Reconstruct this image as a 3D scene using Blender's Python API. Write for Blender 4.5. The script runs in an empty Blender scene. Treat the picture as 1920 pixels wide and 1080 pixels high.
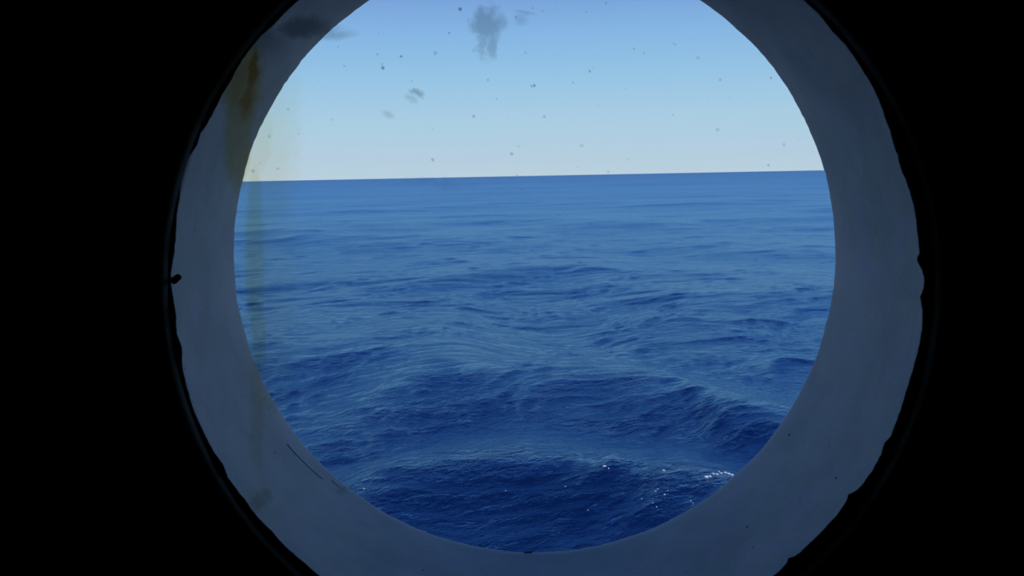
import bpy, bmesh, math, random
import numpy as np
from mathutils import Vector, Matrix, noise as mnoise

random.seed(7)
rng = np.random.default_rng(11)
sc = bpy.context.scene
col = sc.collection

# ------------------------------------------------------------------ camera, sky, sun, exposure
F = 1663.0                 # focal length in pixels of the 1920 px wide frame
CAM_H = 4.0                # eye height above the mean sea level
# the ship is rolled a little: the horizon in the ship's own frame
r1 = Vector(((455 - 960) / F, 1.0, (540 - 339.5) / F))
r2 = Vector(((1543 - 960) / F, 1.0, (540 - 318.5) / F))
up = r2.cross(r1).normalized()
if up.z < 0:
    up = -up
fwd = (Vector((0, 1, 0)) - up * up.y).normalized()
right = fwd.cross(up)
ROT = Matrix((right, fwd, up))                       # ship frame -> world rotation
SHIP = Matrix.Translation((0, 0, CAM_H)) @ ROT.to_4x4()

cam_data = bpy.data.cameras.new('camera')
cam = bpy.data.objects.new('camera', cam_data)
col.objects.link(cam)
cam.matrix_world = SHIP @ Matrix.Rotation(math.radians(90), 4, 'X')
cam_data.sensor_width = 36.0
cam_data.lens = F / 1920 * 36.0
cam_data.clip_start = 0.01
cam_data.clip_end = 30000
cam_data.dof.use_dof = True
cam_data.dof.focus_distance = 0.9
cam_data.dof.aperture_fstop = (cam_data.lens / 1000) / 0.0007
sc.camera = cam

sc.view_settings.view_transform = 'Standard'
sc.view_settings.look = 'None'
sc.view_settings.gamma = 1.0
sc.view_settings.exposure = 0.0
sc.view_settings.use_curve_mapping = False
sc.cycles.max_bounces = 10
sc.cycles.transparent_max_bounces = 12
sc.cycles.use_denoising = True

world = bpy.data.worlds.new('sky')
sc.world = world
world.use_nodes = True
wn = world.node_tree
wn.nodes.clear()
wo = wn.nodes.new('ShaderNodeOutputWorld')
wb = wn.nodes.new('ShaderNodeBackground')
wt = wn.nodes.new('ShaderNodeTexCoord')
ws = wn.nodes.new('ShaderNodeSeparateXYZ')
wr = wn.nodes.new('ShaderNodeValToRGB')
wn.links.new(wt.outputs['Generated'], ws.inputs[0])
wn.links.new(ws.outputs['Z'], wr.inputs[0])
wn.links.new(wr.outputs[0], wb.inputs[0])
wn.links.new(wb.outputs[0], wo.inputs[0])
def lin(r, g, b):
    f = lambda c: (c / 255 / 12.92) if c / 255 <= 0.04045 else ((c / 255 + 0.055) / 1.055) ** 2.4
    return (f(r), f(g), f(b), 1)
SKY = [(0.0, lin(196, 217, 232)), (0.02, lin(191, 215, 234)), (0.06, lin(180, 214, 238)),
       (0.11, lin(158, 204, 240)), (0.155, lin(141, 189, 238)), (0.20, lin(124, 165, 226)),
       (0.24, lin(112, 162, 238)), (0.36, lin(94, 156, 240)), (0.50, lin(50, 102, 202)), (0.66, lin(28, 64, 146)), (1.0, lin(42, 84, 146))]
els = wr.color_ramp.elements
while len(els) > 1:
    els.remove(els[-1])
els[0].position, els[0].color = SKY[0]
for p, c in SKY[1:]:
    e = els.new(p)
    e.color = c

sun_data = bpy.data.lights.new('sun', 'SUN')
sun_data.energy = 2.2
sun_data.angle = math.radians(0.53)
sun_data.color = (1.0, 0.95, 0.88)
sun = bpy.data.objects.new('sun', sun_data)
col.objects.link(sun)
sd = Vector((1.0, -0.45, 0.85)).normalized()       # towards the sun: off to the right and behind the ship's side
sun.matrix_world = sd.to_track_quat('Z', 'Y').to_matrix().to_4x4()

# ------------------------------------------------------------------ helpers
def tag(o, label, cat, kind=None, group=None):
    o['label'] = label
    o['category'] = cat
    if kind: o['kind'] = kind
    if group: o['group'] = group
    return o

def mesh_obj(name, verts, faces, mat, parent=None, smooth=True, mats=None, face_mats=None):
    me = bpy.data.meshes.new(name)
    me.from_pydata([tuple(v) for v in verts], [], faces)
    for m in (mats or [mat]):
        me.materials.append(m)
    if face_mats is not None:
        me.polygons.foreach_set('material_index', face_mats)
    if smooth:
        me.polygons.foreach_set('use_smooth', [True] * len(me.polygons))
    me.update()
    o = bpy.data.objects.new(name, me)
    col.objects.link(o)
    if parent is not None:
        o.parent = parent
    return o

def fix_normals(o):
    bm = bmesh.new(); bm.from_mesh(o.data)
    bmesh.ops.recalc_face_normals(bm, faces=bm.faces)
    bm.to_mesh(o.data); bm.free()

class NT:
    """small node-tree writer"""
    def __init__(s, name):
        s.m = bpy.data.materials.new(name); s.m.use_nodes = True
        s.t = s.m.node_tree; s.t.nodes.clear()
        s.out = s.t.nodes.new('ShaderNodeOutputMaterial')
    def n(s, typ, **kw):
        nd = s.t.nodes.new(typ)
        for k, v in kw.items(): setattr(nd, k, v)
        return nd
    def put(s, sock, v):
        if v is None: return
        if isinstance(v, bpy.types.NodeSocket): s.t.links.new(v, sock)
        else: sock.default_value = v
    def math(s, op, a, b=None, c=None, clamp=False):
        nd = s.n('ShaderNodeMath', operation=op, use_clamp=clamp)
        s.put(nd.inputs[0], a); s.put(nd.inputs[1], b); s.put(nd.inputs[2], c)
        return nd.outputs[0]
    def vmath(s, op, a, b=None, scale=None):
        nd = s.n('ShaderNodeVectorMath', operation=op)
        s.put(nd.inputs[0], a); s.put(nd.inputs[1], b)
        if scale is not None: s.put(nd.inputs['Scale'], scale)
        return nd.outputs['Value'] if op in ('LENGTH', 'DISTANCE', 'DOT_PRODUCT') else nd.outputs[0]
    def mapr(s, v, a, b, c=0.0, d=1.0, smooth=True):
        nd = s.n('ShaderNodeMapRange', interpolation_type='SMOOTHSTEP' if smooth else 'LINEAR')
        s.put(nd.inputs[0], v)
        for i, q in enumerate((a, b, c, d)): nd.inputs[i + 1].default_value = q
        return nd.outputs[0]
    def noise(s, vec, scale, detail=3.0, rough=0.55, dist=0.0, color=False):
        nd = s.n('ShaderNodeTexNoise')
        s.put(nd.inputs['Vector'], vec)
        nd.inputs['Scale'].default_value = scale; nd.inputs['Detail'].default_value = detail
        nd.inputs['Roughness'].default_value = rough; nd.inputs['Distortion'].default_value = dist
        return nd.outputs['Color'] if color else nd.outputs['Fac']
    def mapping(s, vec, loc=(0, 0, 0), rot=(0, 0, 0), scale=(1, 1, 1), typ='POINT'):
        nd = s.n('ShaderNodeMapping', vector_type=typ)
        s.put(nd.inputs['Vector'], vec)
        nd.inputs['Location'].default_value = loc; nd.inputs['Rotation'].default_value = rot
        nd.inputs['Scale'].default_value = scale
        return nd.outputs[0]
    def mix(s, fac, a, b):
        nd = s.n('ShaderNodeMix', data_type='RGBA')
        s.put(nd.inputs[0], fac); s.put(nd.inputs[6], a); s.put(nd.inputs[7], b)
        return nd.outputs[2]
    def mixs(s, fac, a, b):
        nd = s.n('ShaderNodeMixShader')
        s.put(nd.inputs[0], fac); s.t.links.new(a, nd.inputs[1]); s.t.links.new(b, nd.inputs[2])
        return nd.outputs[0]
    def obj(s):
        return s.n('ShaderNodeTexCoord').outputs['Object']
    def done(s, sh):
        s.t.links.new(sh, s.out.inputs[0]); return s.m

def principled(N, color, rough=0.5, metal=0.0, normal=None, ior=None):
    b = N.n('ShaderNodeBsdfPrincipled')
    N.put(b.inputs['Base Color'], color); N.put(b.inputs['Roughness'], rough)
    N.put(b.inputs['Metallic'], metal); N.put(b.inputs['Normal'], normal)
    if ior: b.inputs['IOR'].default_value = ior
    return b.outputs[0]

def bump(N, h, strength, dist):
    b = N.n('ShaderNodeBump'); N.put(b.inputs['Height'], h)
    b.inputs['Strength'].default_value = strength; b.inputs['Distance'].default_value = dist
    return b.outputs[0]

# ------------------------------------------------------------------ porthole geometry, ship frame (x right, y outboard, z up)
R = 0.15
Y1 = F * R / 705.0
Y2 = F * R / 562.5                  # outboard end of the sleeve
YS = 0.3501                         # inboard end of the sleeve
YG = 0.3466                         # room-side face of the glass, 3 mm thick
def at(u, v, y):
    """point of the plane at distance y through which one looks at (u, v)"""
    return Vector(((u - 960) / F * y, y, (540 - v) / F * y))
C1 = at(1029, 523, Y1)
C2 = at(1002, 471.5, Y2)
def centre(y):
    t = (y - Y1) / (Y2 - Y1)
    return C1.lerp(C2, t)

def on_sleeve(u, v):
    """point of the sleeve's inner surface seen at (u, v)"""
    lo, hi = Y1, Y2
    for _ in range(40):
        m = (lo + hi) / 2
        p = at(u, v, m); c = centre(m)
        if math.hypot(p.x - c.x, p.z - c.z) < R: lo = m
        else: hi = m
    return at(u, v, lo)

# ------------------------------------------------------------------ materials of the ship
def mat_sleeve():
    N = NT('chalky white sleeve paint')
    co = N.obj()
    blot = N.noise(co, 28.0, 4.0, 0.6)
    fine = N.noise(co, 900.0, 2.0, 0.5)
    hue = N.noise(co, 60.0, 3.0, 0.6)
    c = N.mix(N.mapr(blot, 0.35, 0.7), lin(196, 187, 175), lin(178, 171, 161))
    c = N.mix(N.mapr(hue, 0.48, 0.70, 0.0, 0.5), c, lin(172, 180, 160))
    c = N.mix(N.mapr(hue, 0.46, 0.28, 0.0, 0.5), c, lin(196, 180, 190))
    c = N.mix(N.mapr(fine, 0.62, 0.75, 0.0, 0.35), c, lin(120, 120, 112))
    # rust weeps low on the left of the sleeve
    for (u, v, rx, rz, k, cc) in [(489, 938, .006, .0045, .38, (110, 96, 44)), (500, 750, .007, .014, .30, (150, 145, 80)), (645, 915, .003, .002, .3, (110, 120, 60))]:
        p = on_sleeve(u, v)
        d = N.vmath('LENGTH', N.mapping(co, loc=(-p.x / rx, -p.y / .02, -p.z / rz), scale=(1 / rx, 1 / .02, 1 / rz)))
        d = N.math('ADD', d, N.math('MULTIPLY', N.math('SUBTRACT', N.noise(co, 140.0, 3), 0.5), 1.6))
        c = N.mix(N.mapr(d, 1.0, 0.2, 0.0, k), c, lin(*cc))
    # flakes of missing paint
    for (u, v, r) in [(515, 849, 2.6), (1643, 435, 2.2), (1568, 896, 3.4), (1401, 988, 3.4), (1412, 1026, 2.2), (1556, 837, 2.0),
                      (793, 1069, 2.8), (1480, 815, 3.6), (457, 742, 1.8), (495, 748, 1.8), (503, 766, 2.2), (425, 745, 1.5),
                      (1470, 83, 1.8), (1395, 972, 1.6), (355, 355, 2.2), (1500, 940, 2.0)]:
        p = on_sleeve(u, v); r = r * p.y / F
        d = N.vmath('DISTANCE', co, tuple(p))
        d = N.math('ADD', d, N.math('MULTIPLY', N.math('SUBTRACT', N.noise(co, 1500.0, 2), 0.5), r * 0.9))
        c = N.mix(N.mapr(d, r * 1.15, r * 0.6, 0.0, 0.85), c, lin(45, 45, 42))
    return N.done(principled(N, c, 0.7, normal=bump(N, N.noise(co, 350.0, 4.0), 0.25, 0.0006)))

def simple(name, rgb, rough, metal=0.0, ns=200.0, bs=0.2, bd=0.0008, var=0.75):
    N = NT(name); co = N.obj()
    c0 = lin(*rgb); c1 = (c0[0] * var, c0[1] * var, c0[2] * var, 1)
    c = N.mix(N.noise(co, ns * 0.2, 4.0), c0, c1)
    return N.done(principled(N, c, rough, metal, normal=bump(N, N.noise(co, ns, 3.0), bs, bd)))

M_sleeve = mat_sleeve()
M_gasket = simple('perished black rubber', (10, 12, 10), 0.95)
M_ring = simple('dull olive-black ring paint', (74, 80, 60), 0.9)
M_wall = simple('dark cabin wall paint', (66, 70, 70), 0.6, ns=60)
M_hull = simple('white hull paint', (205, 208, 210), 0.5, ns=60)
M_floor = simple('dark deck covering', (40, 44, 44), 0.7, ns=60)
M_ceil = simple('cabin ceiling paint', (80, 82, 82), 0.7, ns=60)
M_chip = simple('black paint chip', (8, 12, 16), 0.8, ns=900)
M_crack = simple('grime in a paint crack', (38, 44, 42), 0.9, ns=900)

def mat_clean_glass():
    N = NT('window glass')
    fr = N.n('ShaderNodeFresnel'); fr.inputs['IOR'].default_value = 1.45
    tr = N.n('ShaderNodeBsdfTransparent'); tr.inputs[0].default_value = (0.97, 0.985, 0.98, 1)
    gl = N.n('ShaderNodeBsdfGlossy'); gl.inputs['Roughness'].default_value = 0.02
    return N.done(N.mixs(fr.outputs[0], tr.outputs[0], gl.outputs[0]))

def mat_dirty_glass():
    N = NT('weather-stained window glass')
    co = N.obj()
    px = YG / F                                     # one pixel at the pane, in metres
    nz = N.noise(co, 220.0, 4.0, 0.6, color=True)
    off = N.vmath('SUBTRACT', nz, (0.5, 0.5, 0.5))
    def warped(amp):
        return N.vmath('ADD', co, N.vmath('SCALE', off, scale=amp * px))
    w5, w14, w30 = warped(10), warped(26), warped(60)
    def blob(u, v, ru, rv, soft=0.5, rot=0.0, w=None, k=1.0):
        p = at(u, v, YG)
        m = N.mapping(w or w5, loc=(p.x, 0, p.z), rot=(0, math.radians(rot), 0), scale=(ru * px, 1e3, rv * px), typ='TEXTURE')
        return N.mapr(N.vmath('LENGTH', m), 1.0 + soft, max(0.0, 1.0 - soft), 0.0, k)
    def union(ms):
        r = ms[0]
        for m in ms[1:]: r = N.math('MAXIMUM', r, m)
        return r
    # long yellow run down the left of the pane
    yel = union([blob(458, 165, 34, 95, .35, 8, w14, .95), blob(447, 262, 26, 92, .35, 0, w5, .85),
                 blob(478, 470, 18, 190, .4, 0, w5, .60), blob(485, 640, 14, 80, .5, 0, w5, .6),
                 blob(481, 770, 15, 110, .6, 0, w14, .42), blob(487, 930, 26, 50, .9, 0, w30, .22),
                 blob(490, 275, 24, 70, .5, 12, w14, .40),
                 blob(500, 330, 48, 190, .7, 6, w30, .27), blob(500, 560, 50, 260, .7, 0, w30, .18)])
    rust = union([blob(474, 132, 9, 40, .55, 8, w14, .95), blob(465, 185, 11, 36, .6, 14, w14, .75),
                  blob(452, 150, 18, 50, .7, 20, w14, .4)])
    # greasy grey smears
    smear = union([blob(566, 52, 46, 17, .5, -8, w14, .56), blob(590, 60, 40, 10, .7, -6, w14, .42),
                   blob(624, 66, 34, 7, .9, -4, w5, .34), blob(490, 66, 40, 24, .9, 45, w14, .42),
                   blob(913, 45, 24, 34, .5, 0, w30, .38), blob(905, 78, 12, 30, .6, 0, w30, .28),
                   blob(923, 85, 8, 22, .6, 0, w14, .32), blob(938, 42, 15, 14, .6, 0, w14, .26),
                   blob(984, 24, 16, 4, .7, 8, w5, .2), blob(978, 39, 12, 9, .7, 0, w14, .2),
                   blob(781, 175, 12, 6, .6, 25, w14, .40), blob(770, 186, 12, 5, .8, 30, w14, .2),
                   blob(728, 215, 10, 5, .8, 20, w5, .2), blob(820, 345, 60, 8, .8, 4, w30, .08)])
    # specks
    sp = [(863, 17, 3.4, .85), (752, 105, 2.8, .7), (718, 128, 3.4, .75), (716, 121, 1.8, .6), (841, 63, 1.8, .7),
          (968, 33, 2.6, .5), (1001, 161, 2.0, .8), (996, 163, 1.6, .6), (1106, 133, 2.2, .6), (915, 151, 2.6, .4),
          (888, 219, 2.6, .45), (1020, 219, 2.4, .4), (811, 300, 2.8, .5), (960, 288, 3.0, .5), (985, 100, 1.8, .4),
          (1446, 147, 2.0, .7), (1188, 92, 1.8, .4), (1136, 7, 2.0, .4), (1090, 273, 4.0, .25), (1075, 155, 2.0, .3),
          (817, 99, 3.4, .3), (773, 153, 2.4, .3), (1440, 308, 2.4, .45), (1350, 150, 3.2, .3), (1345, 242, 4.0, .25),
          (1308, 109, 3.0, .25), (1470, 271, 3.0, .3), (645, 124, 2.4, .3), (708, 102, 2.4, .35), (540, 205, 2.4, .3),
          (520, 316, 3.0, .3), (474, 320, 3.6, .4), (1015, 22, 2.0, .3), (1140, 322, 2.4, .3), (622, 225, 2.0, .3),
          (930, 186, 2.0, .3), (560, 250, 2.0, .3), (505, 255, 3.0, .35), (1207, 100, 2.0, .3), (1262, 216, 2.0, .3)]
    specks = union([blob(u, v, r * .95, r * .95, .5, 0, w5, k * .75) for (u, v, r, k) in sp])
    # fine salt dust over the whole pane
    vor = N.n('ShaderNodeTexVoronoi'); N.put(vor.inputs['Vector'], co); vor.inputs['Scale'].default_value = 420.0
    dots = N.math('MULTIPLY', N.mapr(vor.outputs['Distance'], 0.22, 0.10), N.mapr(N.noise(co, 300.0, 2), 0.60, 0.70, 0, .30))
    dust = N.mapr(N.noise(co, 70.0, 5.0, 0.7), 0.35, 0.75, 0.0, 1.0)
    # tinted transmission
    tint = N.mix(yel, (0.97, 0.985, 0.98, 1), (0.88, 0.76, 0.42, 1))
    tint = N.mix(rust, tint, (0.50, 0.24, 0.05, 1))
    tr = N.n('ShaderNodeBsdfTransparent'); N.put(tr.inputs[0], tint)
    dirt = N.n('ShaderNodeBsdfDiffuse'); dirt.inputs[0].default_value = lin(120, 116, 110)
    dirt2 = N.n('ShaderNodeBsdfTranslucent'); dirt2.inputs[0].default_value = lin(84, 84, 76)
    dirt3 = N.n('ShaderNodeAddShader'); N.t.links.new(dirt.outputs[0], dirt3.inputs[0]); N.t.links.new(dirt2.outputs[0], dirt3.inputs[1])
    film = N.n('ShaderNodeBsdfTranslucent'); N.put(film.inputs[0], N.mix(yel, lin(215, 222, 225), lin(225, 198, 105)))
    fac_film = N.math('ADD', N.math('MULTIPLY', dust, 0.012), N.math('MULTIPLY', yel, 0.15), clamp=True)
    fac_dirt = N.math('MAXIMUM', N.math('MAXIMUM', smear, specks), dots)
    s1 = N.mixs(fac_film, tr.outputs[0], film.outputs[0])
    s1 = N.mixs(fac_dirt, s1, dirt3.outputs[0])
    fr = N.n('ShaderNodeFresnel'); fr.inputs['IOR'].default_value = 1.45
    gl = N.n('ShaderNodeBsdfGlossy'); gl.inputs['Roughness'].default_value = 0.02
    return N.done(N.mixs(fr.outputs[0], s1, gl.outputs[0]))

M_glass = mat_clean_glass()
M_glass_dirty = mat_dirty_glass()

# ------------------------------------------------------------------ cabin shell
def ship_obj(o):
    o.matrix_world = SHIP
    return o

def rect_with_hole(name, y0, y1, rad, mats, x0, x1, z0, z1, n=128):
    """slab between y0 and y1 with a round opening"""
    V, Fc, fm = [], [], []
    for y in (y0, y1):
        c = centre(y)
        for k in range(n):
            a = 2 * math.pi * k / n
            V.append((c.x + rad * math.cos(a), y, c.z + rad * math.sin(a)))
    for y in (y0, y1):
        c = centre(y)
        for k in range(n):
            a = 2 * math.pi * k / n
            dx, dz = math.cos(a), math.sin(a)
            t = min((x1 - c.x) / dx if dx > 1e-9 else ((x0 - c.x) / dx if dx < -1e-9 else 1e9),
                    (z1 - c.z) / dz if dz > 1e-9 else ((z0 - c.z) / dz if dz < -1e-9 else 1e9))
            V.append((c.x + t * dx, y, c.z + t * dz))
    i0, i1, o0, o1 = 0, n, 2 * n, 3 * n
    for k in range(n):
        j = (k + 1) % n
        Fc.append((i0 + k, i0 + j, o0 + j, o0 + k)); fm.append(0)
        Fc.append((i1 + k, o1 + k, o1 + j, i1 + j)); fm.append(1)
        Fc.append((i0 + k, i1 + k, i1 + j, i0 + j)); fm.append(0)
        Fc.append((o0 + k, o0 + j, o1 + j, o1 + k)); fm.append(0)
    # corners
    o = mesh_obj(name, V, Fc, None, smooth=False, mats=mats, face_mats=fm)
    # snap the nearest outline point to each corner so that the slab is a full rectangle
    me = o.data
    for yo, base in ((y0, o0), (y1, o1)):
        for cx in (x0, x1):
            for cz in (z0, z1):
                b = min(range(base, base + n), key=lambda i: (me.vertices[i].co.x - cx) ** 2 + (me.vertices[i].co.z - cz) ** 2)
                me.vertices[b].co = (cx, yo, cz)
    fix_normals(o)
    return ship_obj(o)

def box(name, x0, x1, y0, y1, z0, z1, mat):
    V = [(x, y, z) for x in (x0, x1) for y in (y0, y1) for z in (z0, z1)]
    Fc = [(0, 1, 3, 2), (4, 6, 7, 5), (0, 4, 5, 1), (2, 3, 7, 6), (0, 2, 6, 4), (1, 5, 7, 3)]
    o = mesh_obj(name, V, Fc, mat, smooth=False)
    fix_normals(o)
    return ship_obj(o)

YW = YG - 0.0045                   # room-side face of the wall
XL, XR, ZB, ZT, YB = -1.5, 1.5, -1.55, 0.75, -2.4
o = rect_with_hole('wall_front', YW, Y2 - 0.0005, R + 0.0165, [M_wall, M_hull], XL, XR, ZB, ZT)
tag(o, 'unlit wall around the round window, black against the daylight', 'wall', 'structure')
o = box('wall_left', XL - .05, XL, YB, YW, ZB, ZT, M_wall); tag(o, 'unlit side wall of the dark cabin, left of the window', 'wall', 'structure')
o = box('wall_right', XR, XR + .05, YB, YW, ZB, ZT, M_wall); tag(o, 'unlit side wall of the dark cabin, right of the window', 'wall', 'structure')
o = box('wall_back', XL - .05, XR + .05, YB - .05, YB, ZB, ZT, M_wall); tag(o, 'unlit wall behind the viewer, opposite the window', 'wall', 'structure')
o = box('floor', XL - .05, XR + .05, YB - .05, YW, ZB - .05, ZB, M_floor); tag(o, 'unlit floor of the dark cabin', 'floor', 'structure')
o = box('ceiling', XL - .05, XR + .05, YB - .05, YW, ZT, ZT + .05, M_ceil); tag(o, 'unlit ceiling of the dark cabin', 'ceiling', 'structure')

# ------------------------------------------------------------------ the porthole
win = bpy.data.objects.new('window_1', None)
col.objects.link(win)
win.matrix_world = SHIP
win.empty_display_size = 0.2
tag(win, 'round porthole with a deep white sleeve and stained glass looking out to sea', 'porthole', 'structure')

# sleeve: a thick painted tube running from the glass out through the hull, with a rolled outboard lip
def make_sleeve():
    n = 384
    prof = [(YS, R + .010), (YS, R + .0006), (YS + .0006, R)]      # (y, radius)
    L = 26
    for i in range(1, L + 1):
        prof.append((YS + .0006 + (Y2 - 0.0015 - YS - .0006) * i / L, R))
    prof += [(Y2 - .0004, R + .0003), (Y2, R + .0011), (Y2 + .004, R + .003), (Y2 + .006, R + .010), (Y2 + .004, R + .0145), (Y2, R + .0155), (YS, R + .0155)]
    V, Fc = [], []
    for j, (y, r) in enumerate(prof):
        c = centre(y)
        for k in range(n):
            a = 2 * math.pi * k / n
            q = Vector((math.cos(a) * 9, math.sin(a) * 9, y * 40))
            w = mnoise.noise(q) * 0.00035 + mnoise.noise(q * 4.3) * 0.00018
            if abs(y - Y2) < 0.003: w += mnoise.noise(Vector((math.cos(a) * 45, math.sin(a) * 45, 3))) * 0.0003
            rr = r + (w if r < R + .006 else 0)
            V.append((c.x + rr * math.cos(a), y, c.z + rr * math.sin(a)))
    m = len(prof)
    for j in range(m):
        j2 = (j + 1) % m
        for k in range(n):
            k2 = (k + 1) % n
            Fc.append((j * n + k, j * n + k2, j2 * n + k2, j2 * n + k))
    o = mesh_obj('sleeve', V, Fc, M_sleeve, win)
    fix_normals(o)
    return o
sleeve = make_sleeve()
sleeve['label'] = 'chalky white sleeve around the opening'

def ribbon(name, pts, widths, parent, mat, lift=0.0002):
    P = [on_sleeve(*p) for p in pts]
    V, Fc = [], []
    for i, p in enumerate(P):
        a = P[min(i + 1, len(P) - 1)] - P[max(i - 1, 0)]
        a.normalize()
        c = centre(p.y)
        nrm = Vector((c.x - p.x, 0, c.z - p.z)).normalized()
        side = a.cross(nrm).normalized() * widths[i] * p.y / F
        top = p + nrm * lift * 1.6
        V += [p + side * 1.0 - nrm * .0008, p + side * .8 + nrm * lift, top, p - side * .8 + nrm * lift, p - side - nrm * .0008]
    for i in range(len(P) - 1):
        for k in range(4):
            Fc.append((i * 5 + k, i * 5 + k + 1, i * 5 + k + 6, i * 5 + k + 5))
    o = mesh_obj(name, V, Fc, mat, parent)
    return o
ribbon('paint_crack', [(538, 833), (546, 843), (555, 853), (565, 863), (575, 873), (586, 883), (596, 892), (605, 899)],
       [.3, .9, .7, 1.0, .8, 1.1, .9, .3], sleeve, M_crack)
ribbon('paint_crack', [(621, 901), (631, 910), (641, 918), (652, 927)], [.2, .6, .7, .2], sleeve, M_crack)
ribbon('paint_crack', [(983, 1035.6), (990, 1035.8), (998, 1035.6)], [.3, 1.3, 1.0], sleeve, M_crack)

# glass pane: 3 mm thick disc; its room-side face carries the stains
def make_pane():
    n = 192
    V, Fc, fm = [], [], []
    rr = R + 0.006
    for y in (YG, YG + 0.0030):
        c = centre(YG)
        V.append((c.x, y, c.z))
        for k in range(n):
            a = 2 * math.pi * k / n
            V.append((c.x + rr * math.cos(a), y, c.z + rr * math.sin(a)))
    for k in range(n):
        j = (k + 1) % n
        Fc.append((0, 1 + j, 1 + k)); fm.append(1)
        Fc.append((n + 1, n + 2 + k, n + 2 + j)); fm.append(0)
        Fc.append((1 + k, 1 + j, n + 2 + j, n + 2 + k)); fm.append(0)
    o = mesh_obj('glass_pane', V, Fc, None, win, smooth=False, mats=[M_glass, M_glass_dirty], face_mats=fm)
    fix_normals(o)
    return o
pane = make_pane()
pane['label'] = 'clear glass with a yellow rusty run and grey smears'

# gasket: the ragged black edge that borders the view
TR = [(600, -40), (580, -20), (560, 0), (545, 12), (532, 25), (515, 43), (502, 55), (490, 65), (480, 77), (467, 93), (455, 110), (442, 130), (435, 147), (428, 158),
      (417, 175), (407, 196), (397, 215), (384, 238), (375, 250), (370, 270), (352, 296), (342, 317), (338, 345), (336, 370), (331, 400),
      (329, 445), (325, 482), (319.5, 512), (321, 540), (325, 565), (329, 590), (331, 627), (336, 640), (341, 652), (340, 675), (343, 700),
      (352, 735), (359, 760), (367, 780), (381, 810), (393, 835), (407, 857), (415, 868), (422, 882), (427, 896), (435, 907), (446, 922), (455, 932),
      (467, 950), (480, 967), (494, 982), (510, 997), (524, 1014), (540, 1030), (556, 1044), (570, 1055), (585, 1069), (598, 1080), (625, 1100), (655, 1122)]
BR = [(1380, 1130), (1410, 1108), (1451, 1080), (1466, 1068), (1476, 1056), (1480, 1046), (1490, 1044), (1501, 1036), (1520, 1018), (1540, 999),
      (1554, 984), (1568, 968), (1582, 950), (1590, 936), (1591, 927), (1599, 925), (1609, 919), (1624, 900), (1638, 880), (1648, 862),
      (1655, 847), (1658, 832), (1671, 818), (1677, 803), (1685, 782), (1692, 760), (1702, 727), (1712, 695), (1722, 660), (1729, 622),
      (1731, 590), (1728, 566), (1726, 556), (1732, 545), (1734, 530), (1733, 518), (1729, 503), (1722, 493), (1720, 484), (1725, 474), (1725, 468),
      (1722, 445), (1717, 400), (1713, 380), (1705, 352), (1696, 330), (1690, 315), (1684, 292), (1675, 266), (1670, 246), (1662, 225), (1650, 190),
      (1635, 158), (1625, 142), (1615, 126), (1601, 104), (1587, 85), (1573, 70), (1558, 54), (1540, 30), (1526, 16), (1512, 3), (1490, -18), (1465, -36)]
CG = centre(YG)
def contour():
    """radius of the gasket edge round the pane, in metres, by angle"""
    A, D = [], []
    for (u, v) in TR + BR:
        p = at(u, v, YG - 0.0007); c = CG
        A.append(math.atan2(p.z - c.z, p.x - c.x)); D.append(math.hypot(p.x - c.x, p.z - c.z))
    idx = np.argsort(A)
    return np.array(A)[idx], np.array(D)[idx]
CA, CD = contour()
def make_gasket():
    n = 900
    V, Fc = [], []
    ys = (YG - 0.0001, YG - 0.0007, YG - 0.0016, YG - 0.0020, YG - 0.0001)
    for k in range(n):
        a = -math.pi + 2 * math.pi * k / n
        d = float(np.interp(a, CA, CD, period=2 * math.pi))
        rag = mnoise.noise(Vector((math.cos(a) * 60, math.sin(a) * 60, 0))) * .00022 + mnoise.noise(Vector((math.cos(a) * 170, math.sin(a) * 170, 5))) * .00012
        d += rag
        ca, sa = math.cos(a), math.sin(a)
        out = max(R + 0.0058, d + 0.003)
        for y, r in zip(ys, (d, d + .0001, d + .0012, out, out)):
            V.append((CG.x + r * ca, y, CG.z + r * sa))
    for k in range(n):
        j = (k + 1) % n
        for i in range(5):
            i2 = (i + 1) % 5
            Fc.append((k * 5 + i, j * 5 + i, j * 5 + i2, k * 5 + i2))
    o = mesh_obj('gasket', V, Fc, M_gasket, win)
    fix_normals(o)
    return o
make_gasket()

# clamping ring on the room side
def make_ring():
    n = 256
    prof = [(YG - .0022, R - .0014), (YG - .0080, R - .0012), (YG - .0084, R - .0006), (YG - .0085, R + .044), (YG - .0078, R + .047),
            (YW - .0002, R + .048), (YW - .0002, R + .0160), (YG - .0022, R + .0160)]
    V, Fc = [], []
    for (y, r) in prof:
        for k in range(n):
            a = 2 * math.pi * k / n
            V.append((CG.x + r * math.cos(a), y, CG.z + r * math.sin(a)))
    m = len(prof)
    for j in range(m):
        j2 = (j + 1) % m
        for k in range(n):
            k2 = (k + 1) % n
            Fc.append((j * n + k, j * n + k2, j2 * n + k2, j2 * n + k))
    o = mesh_obj('clamping_ring', V, Fc, M_ring, win)
    fix_normals(o)
make_ring()

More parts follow.
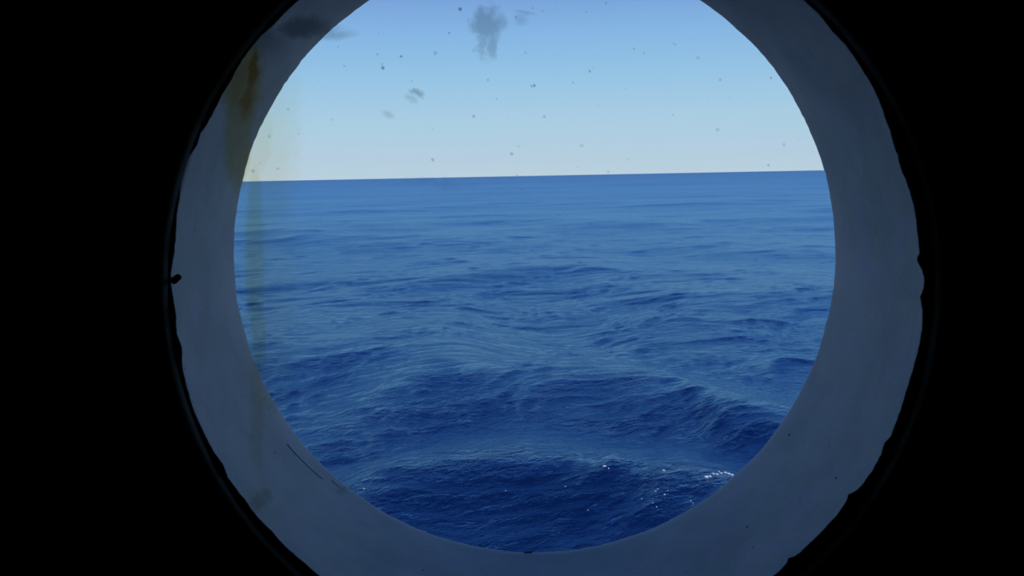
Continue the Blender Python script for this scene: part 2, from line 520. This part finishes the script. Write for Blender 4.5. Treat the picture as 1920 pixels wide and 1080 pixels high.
# the black fleck caught at the left edge of the glass
def make_fleck(u, v, ru, rv, rot):
    bm = bmesh.new()
    bmesh.ops.create_icosphere(bm, subdivisions=4, radius=1.0)
    p = at(u, v, YG - 0.0007)
    px = YG / F
    cr, sr = math.cos(math.radians(rot)), math.sin(math.radians(rot))
    for vtx in bm.verts:
        q = vtx.co.copy()
        k = 1 + 0.22 * mnoise.noise(q * 1.7 + Vector((u, v, 0)))
        sx = math.copysign(abs(q.x) ** 0.75, q.x) * ru * px * k
        sz = math.copysign(abs(q.z) ** 0.75, q.z) * rv * px * k
        vtx.co = (p.x + sx * cr - sz * sr, p.y + q.y * 0.0006, p.z + sx * sr + sz * cr)
    me = bpy.data.meshes.new('fleck'); bm.to_mesh(me); bm.free()
    me.materials.append(M_chip)
    me.polygons.foreach_set('use_smooth', [True] * len(me.polygons))
    o = bpy.data.objects.new('paint_fleck', me); col.objects.link(o); o.parent = win
    return o
fleck = make_fleck(330, 523, 10.5, 6.5, 38)
fleck.parent = None
fleck.matrix_world = SHIP
tag(fleck, 'small black fleck stuck at the left edge of the porthole glass', 'fleck')

# ------------------------------------------------------------------ the sea
def world_of(u, v, z=0.0):
    d = ROT @ Vector(((u - 960) / F, 1.0, (540 - v) / F))
    t = (z - CAM_H) / d.z
    return d.x * t, d.y * t

def build_height(X, Y, DD):
    """height of the water; DD = local mesh spacing, used to leave out waves too short for it"""
    H = np.zeros_like(X)
    # wind sea: many directional wave trains
    g = np.random.default_rng(5)
    comps = []
    for i in range(110):
        lam = 0.26 * (60 ** g.random())                  # 0.32 .. 22 m
        th = math.radians(g.normal(-60, 24) if lam < 4 else g.normal(-76, 16))
        slope = 0.019 if lam < 1 else (0.012 if lam < 2 else (0.008 if lam < 5 else 0.007))
        comps.append((lam, th, slope * lam / (2 * math.pi), g.random() * 2 * math.pi))
    # slow warp of the coordinates keeps the crests short
    wx = X + 0.55 * np.sin(0.9 * Y + 0.7 * X + 1.0) + 0.35 * np.sin(1.7 * X - 0.8 * Y)
    wy = Y + 0.22 * np.sin(1.1 * X + 0.5 * Y + 2.0) + 0.10 * np.sin(2.9 * X + 1.1 * Y)
    for lam, th, amp, ph in comps:
        k = 2 * math.pi / lam
        s = np.sin(k * (wx * math.cos(th) + wy * math.sin(th)) + ph)
        fade = np.clip((lam / (DD * 2.6) - 1.0), 0, 1)
        H += amp * (s + 0.25 * (1 - 2 * s * s) * -1.0) * fade
    gust = 0.85 + 0.22 * np.sin(0.21 * X + 0.13 * Y + 0.6) * np.sin(0.11 * Y - 0.17 * X + 2.2)
    H *= gust
    dist = np.hypot(X, Y)
    far = np.clip((dist - 35) / 60, 0, 1)
    for i in range(26):
        lam = 9 * (12 ** g.random())
        th = math.radians(g.normal(-80, 22))
        s = np.sin(2 * math.pi / lam * (X * math.cos(th) + Y * math.sin(th) + 0.2 * lam * np.sin(X / lam * 1.7 + i)) + g.random() * 6.28)
        H += 0.0075 * lam / (2 * math.pi) * s * far * np.clip(lam / (DD * 2.6) - 1.0, 0, 1)
    # the swells that can be told apart: crest line, height, length of the near face, length of the back
    RD = np.zeros_like(X)
    for pts, A, wf, wb_ in RIDGES:
        P = np.array([world_of(u, v, A * 0.8) for u, v in pts])
        P = P[np.argsort(P[:, 0])]
        yc = np.interp(X, P[:, 0], P[:, 1])
        x0, x1 = P[0, 0], P[-1, 0]
        e = 0.22 * (x1 - x0)
        end = np.clip((X - (x0 - e)) / (2 * e), 0, 1) * np.clip(((x1 + e) - X) / (2 * e), 0, 1)
        end = end * end * (3 - 2 * end)
        s = Y - yc
        prof = np.where(s < 0, 1 / np.cosh(np.clip(s / wf, -30, 0) * 1.1) ** 1.5, np.exp(-(s / wb_) ** 2))
        RD += (A * prof * end) ** 3
    return H + np.cbrt(RD)

RIDGES = [
    ([(560, 925), (640, 905), (760, 884), (880, 862), (960, 858), (1050, 862), (1130, 868), (1240, 884), (1300, 882), (1375, 893), (1500, 900)], 0.44, 1.6, 1.5),
    ([(300, 668), (380, 660), (480, 650), (560, 645), (640, 652), (720, 650), (850, 650), (930, 668)], 0.56, 3.4, 8.0),
    ([(640, 720), (700, 716), (830, 700), (950, 704), (1110, 700), (1260, 716), (1330, 742), (1470, 765), (1600, 775)], 0.58, 2.6, 2.2),
    ([(1180, 590), (1280, 575), (1380, 562), (1480, 556), (1700, 548)], 0.36, 3.2, 7.0),
    ([(1240, 672), (1340, 663), (1430, 664), (1500, 670)], 0.12, 1.3, 2.2),
    ([(900, 604), (960, 600), (1080, 585), (1160, 572), (1250, 562)], 0.14, 1.4, 3.4),
    ([(700, 536), (830, 524), (900, 512), (980, 500), (1060, 496), (1180, 494)], 0.26, 2.0, 8.0),
    ([(1120, 545), (1260, 533), (1400, 522), (1560, 516)], 0.22, 2.2, 7.0),
    ([(740, 493), (840, 486), (920, 489)], 0.18, 2.0, 5.0),
    ([(440, 530), (600, 522), (720, 518)], 0.18, 1.6, 6.0),
    ([(500, 424), (600, 421), (720, 423), (800, 424)], 0.26, 4.0, 9.0),
    ([(400, 434), (520, 437), (620, 448), (700, 452), (860, 448), (1000, 447)], 0.26, 4.0, 9.0),
    ([(1020, 418), (1150, 416), (1300, 420)], 0.24, 4.0, 9.0),
    ([(1300, 470), (1420, 466), (1600, 464)], 0.22, 3.0, 7.0),
]

def grid_axes():
    # distances: even in the angle below the horizon, out to where the sea meets the sky
    p = np.concatenate([np.geomspace(26000, 760, 170, endpoint=False), np.linspace(760, 14, 1300, endpoint=False), np.linspace(14, 0.75, 70)])
    d = CAM_H * F / p
    a = np.concatenate([np.linspace(-82, -24, 70, endpoint=False), np.linspace(-24, 24, 1150), np.linspace(24, 82, 71)[1:]])
    return d, np.radians(a)

D, AZ = grid_axes()
DD = np.gradient(D)
dg, ag = np.meshgrid(D, AZ, indexing='ij')
ddg = np.maximum(np.repeat(DD[:, None], len(AZ), 1), np.repeat(D[:, None], len(AZ), 1) * np.repeat(np.gradient(AZ)[None, :], len(D), 0))
X = dg * np.sin(ag)
Y = dg * np.cos(ag)
Z = build_height(X, Y, ddg)
# clear of the hull
nr, nc = X.shape
verts = np.stack([X, Y, Z], -1).reshape(-1, 3).astype(np.float32)
ii = np.arange(nr * nc).reshape(nr, nc)
quads = np.stack([ii[:-1, :-1], ii[:-1, 1:], ii[1:, 1:], ii[1:, :-1]], -1).reshape(-1, 4)
quads = quads[:, ::-1]
me = bpy.data.meshes.new('sea')
me.vertices.add(len(verts)); me.vertices.foreach_set('co', verts.ravel())
me.loops.add(quads.size); me.loops.foreach_set('vertex_index', quads.ravel().astype(np.int32))
me.polygons.add(len(quads))
me.polygons.foreach_set('loop_start', np.arange(0, quads.size, 4, dtype=np.int32))
me.polygons.foreach_set('use_smooth', np.ones(len(quads), dtype=bool))
me.update(calc_edges=True)
if me.polygons[0].normal.z < 0:
    me.flip_normals()

def mat_sea():
    N = NT('deep blue sea water')
    co = N.obj()
    st = N.mapping(co, rot=(0, 0, math.radians(28)), scale=(1.9, 1.0, 1.0), typ='TEXTURE')
    n1 = N.noise(st, 4.2, 5.0, 0.64, 0.6)
    n2 = N.noise(st, 14.0, 4.0, 0.65, 0.4)
    ridge = N.math('SUBTRACT', 1.0, N.math('ABSOLUTE', N.math('MULTIPLY_ADD', n2, 2.0, -1.0)))
    h = N.math('ADD', N.math('MULTIPLY', n1, 0.9), N.math("MULTIPLY", ridge, 0.26))
    far = N.mapping(co, rot=(0, 0, math.radians(12)), scale=(2.2, 1.0, 1.0), typ='TEXTURE')
    h = N.math('ADD', h, N.math('MULTIPLY', N.noise(far, 0.55, 4.0, 0.6, 0.3), 2.2))
    h = N.math('ADD', h, N.math('MULTIPLY', N.noise(far, 0.11, 4.0, 0.6, 0.3), 8.5))
    nrm = bump(N, h, 0.7, 0.06)
    body = N.n('ShaderNodeBsdfDiffuse'); body.inputs['Color'].default_value = SEA_BODY
    gl = N.n('ShaderNodeBsdfGlossy'); gl.inputs['Color'].default_value = SEA_GLOSS
    N.put(gl.inputs['Roughness'], N.mapr(N.math('LOGARITHM', N.vmath('LENGTH', co), 10.0), 1.0, 3.3, 0.09, 0.34, smooth=False))
    N.put(gl.inputs['Normal'], nrm)
    fr = N.n('ShaderNodeFresnel'); fr.inputs['IOR'].default_value = 1.85; N.put(fr.inputs['Normal'], nrm)
    # mutual shadowing of the wavelets keeps even a grazing view from mirroring the whole sky
    steep = N.math('MAXIMUM', N.math('SUBTRACT', fr.outputs[0], 0.19), 0.0)
    fac = N.math('MINIMUM', N.math('MULTIPLY_ADD', steep, 1.1, fr.outputs[0]), 0.64)
    return N.done(N.mixs(fac, body.outputs[0], gl.outputs[0]))
SEA_GLOSS = (0.58, 0.86, 1.0, 1)
SEA_BODY = (0.0010, 0.0095, 0.062, 1)
me.materials.append(mat_sea())
sea = bpy.data.objects.new('sea', me)
col.objects.link(sea)
tag(sea, 'dark blue open sea with rolling swells reaching to the horizon', 'sea', 'stuff')

# ------------------------------------------------------------------ foamy crest, and sun glints modelled as white mounds, on the nearest swell
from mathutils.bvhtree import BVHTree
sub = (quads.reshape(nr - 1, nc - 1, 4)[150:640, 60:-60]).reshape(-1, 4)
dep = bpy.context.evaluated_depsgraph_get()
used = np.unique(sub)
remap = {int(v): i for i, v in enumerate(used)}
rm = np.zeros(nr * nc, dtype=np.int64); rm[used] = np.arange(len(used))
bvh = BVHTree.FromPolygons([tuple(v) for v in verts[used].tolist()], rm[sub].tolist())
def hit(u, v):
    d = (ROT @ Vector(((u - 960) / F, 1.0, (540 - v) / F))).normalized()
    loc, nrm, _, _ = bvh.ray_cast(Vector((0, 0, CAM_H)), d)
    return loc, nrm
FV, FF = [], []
def foam_glint(u, v, rx, ry, seed):
    """a low ragged white mound on the water, for bubbles and sun glints alike, rx by ry metres"""
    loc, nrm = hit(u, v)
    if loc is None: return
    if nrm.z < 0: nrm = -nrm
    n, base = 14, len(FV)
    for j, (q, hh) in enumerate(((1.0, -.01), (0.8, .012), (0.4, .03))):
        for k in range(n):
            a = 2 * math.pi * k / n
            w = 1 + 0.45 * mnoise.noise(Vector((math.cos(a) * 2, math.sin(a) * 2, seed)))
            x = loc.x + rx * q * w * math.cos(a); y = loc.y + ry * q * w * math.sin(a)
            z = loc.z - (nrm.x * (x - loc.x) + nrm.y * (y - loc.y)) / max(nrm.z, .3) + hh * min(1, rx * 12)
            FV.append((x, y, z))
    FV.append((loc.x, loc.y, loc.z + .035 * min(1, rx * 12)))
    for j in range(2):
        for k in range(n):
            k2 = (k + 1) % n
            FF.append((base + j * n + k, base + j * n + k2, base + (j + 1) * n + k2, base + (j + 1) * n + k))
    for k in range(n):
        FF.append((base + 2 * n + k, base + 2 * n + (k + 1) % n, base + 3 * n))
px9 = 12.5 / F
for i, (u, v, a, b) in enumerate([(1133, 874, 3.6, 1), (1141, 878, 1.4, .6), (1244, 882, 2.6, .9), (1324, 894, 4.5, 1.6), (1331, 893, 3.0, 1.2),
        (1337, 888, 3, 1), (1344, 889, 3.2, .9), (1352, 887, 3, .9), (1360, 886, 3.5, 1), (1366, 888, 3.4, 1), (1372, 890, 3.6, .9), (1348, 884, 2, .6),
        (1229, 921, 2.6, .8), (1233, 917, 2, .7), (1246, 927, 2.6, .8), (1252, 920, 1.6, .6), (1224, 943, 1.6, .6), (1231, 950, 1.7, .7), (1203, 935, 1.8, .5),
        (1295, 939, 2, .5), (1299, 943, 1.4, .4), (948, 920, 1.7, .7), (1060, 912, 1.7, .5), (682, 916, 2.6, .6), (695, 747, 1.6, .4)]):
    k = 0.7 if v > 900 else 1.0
    foam_glint(u, v, k * a * px9, k * b * px9 * 2.2, i * 3.7)
N = NT('foamy white and sun glint')
c = N.mix(N.noise(N.obj(), 90.0, 3.0), lin(250, 250, 250), lin(214, 224, 232))  # this white also stands in for sun glints on the waves
M_foam_glint = N.done(principled(N, c, 0.6))
fo = mesh_obj('sea_foam_glints', FV, FF, M_foam_glint)
tag(fo, 'small white foamy flecks and modelled sun glints on the nearest dark swell', 'foam_glint', 'stuff')
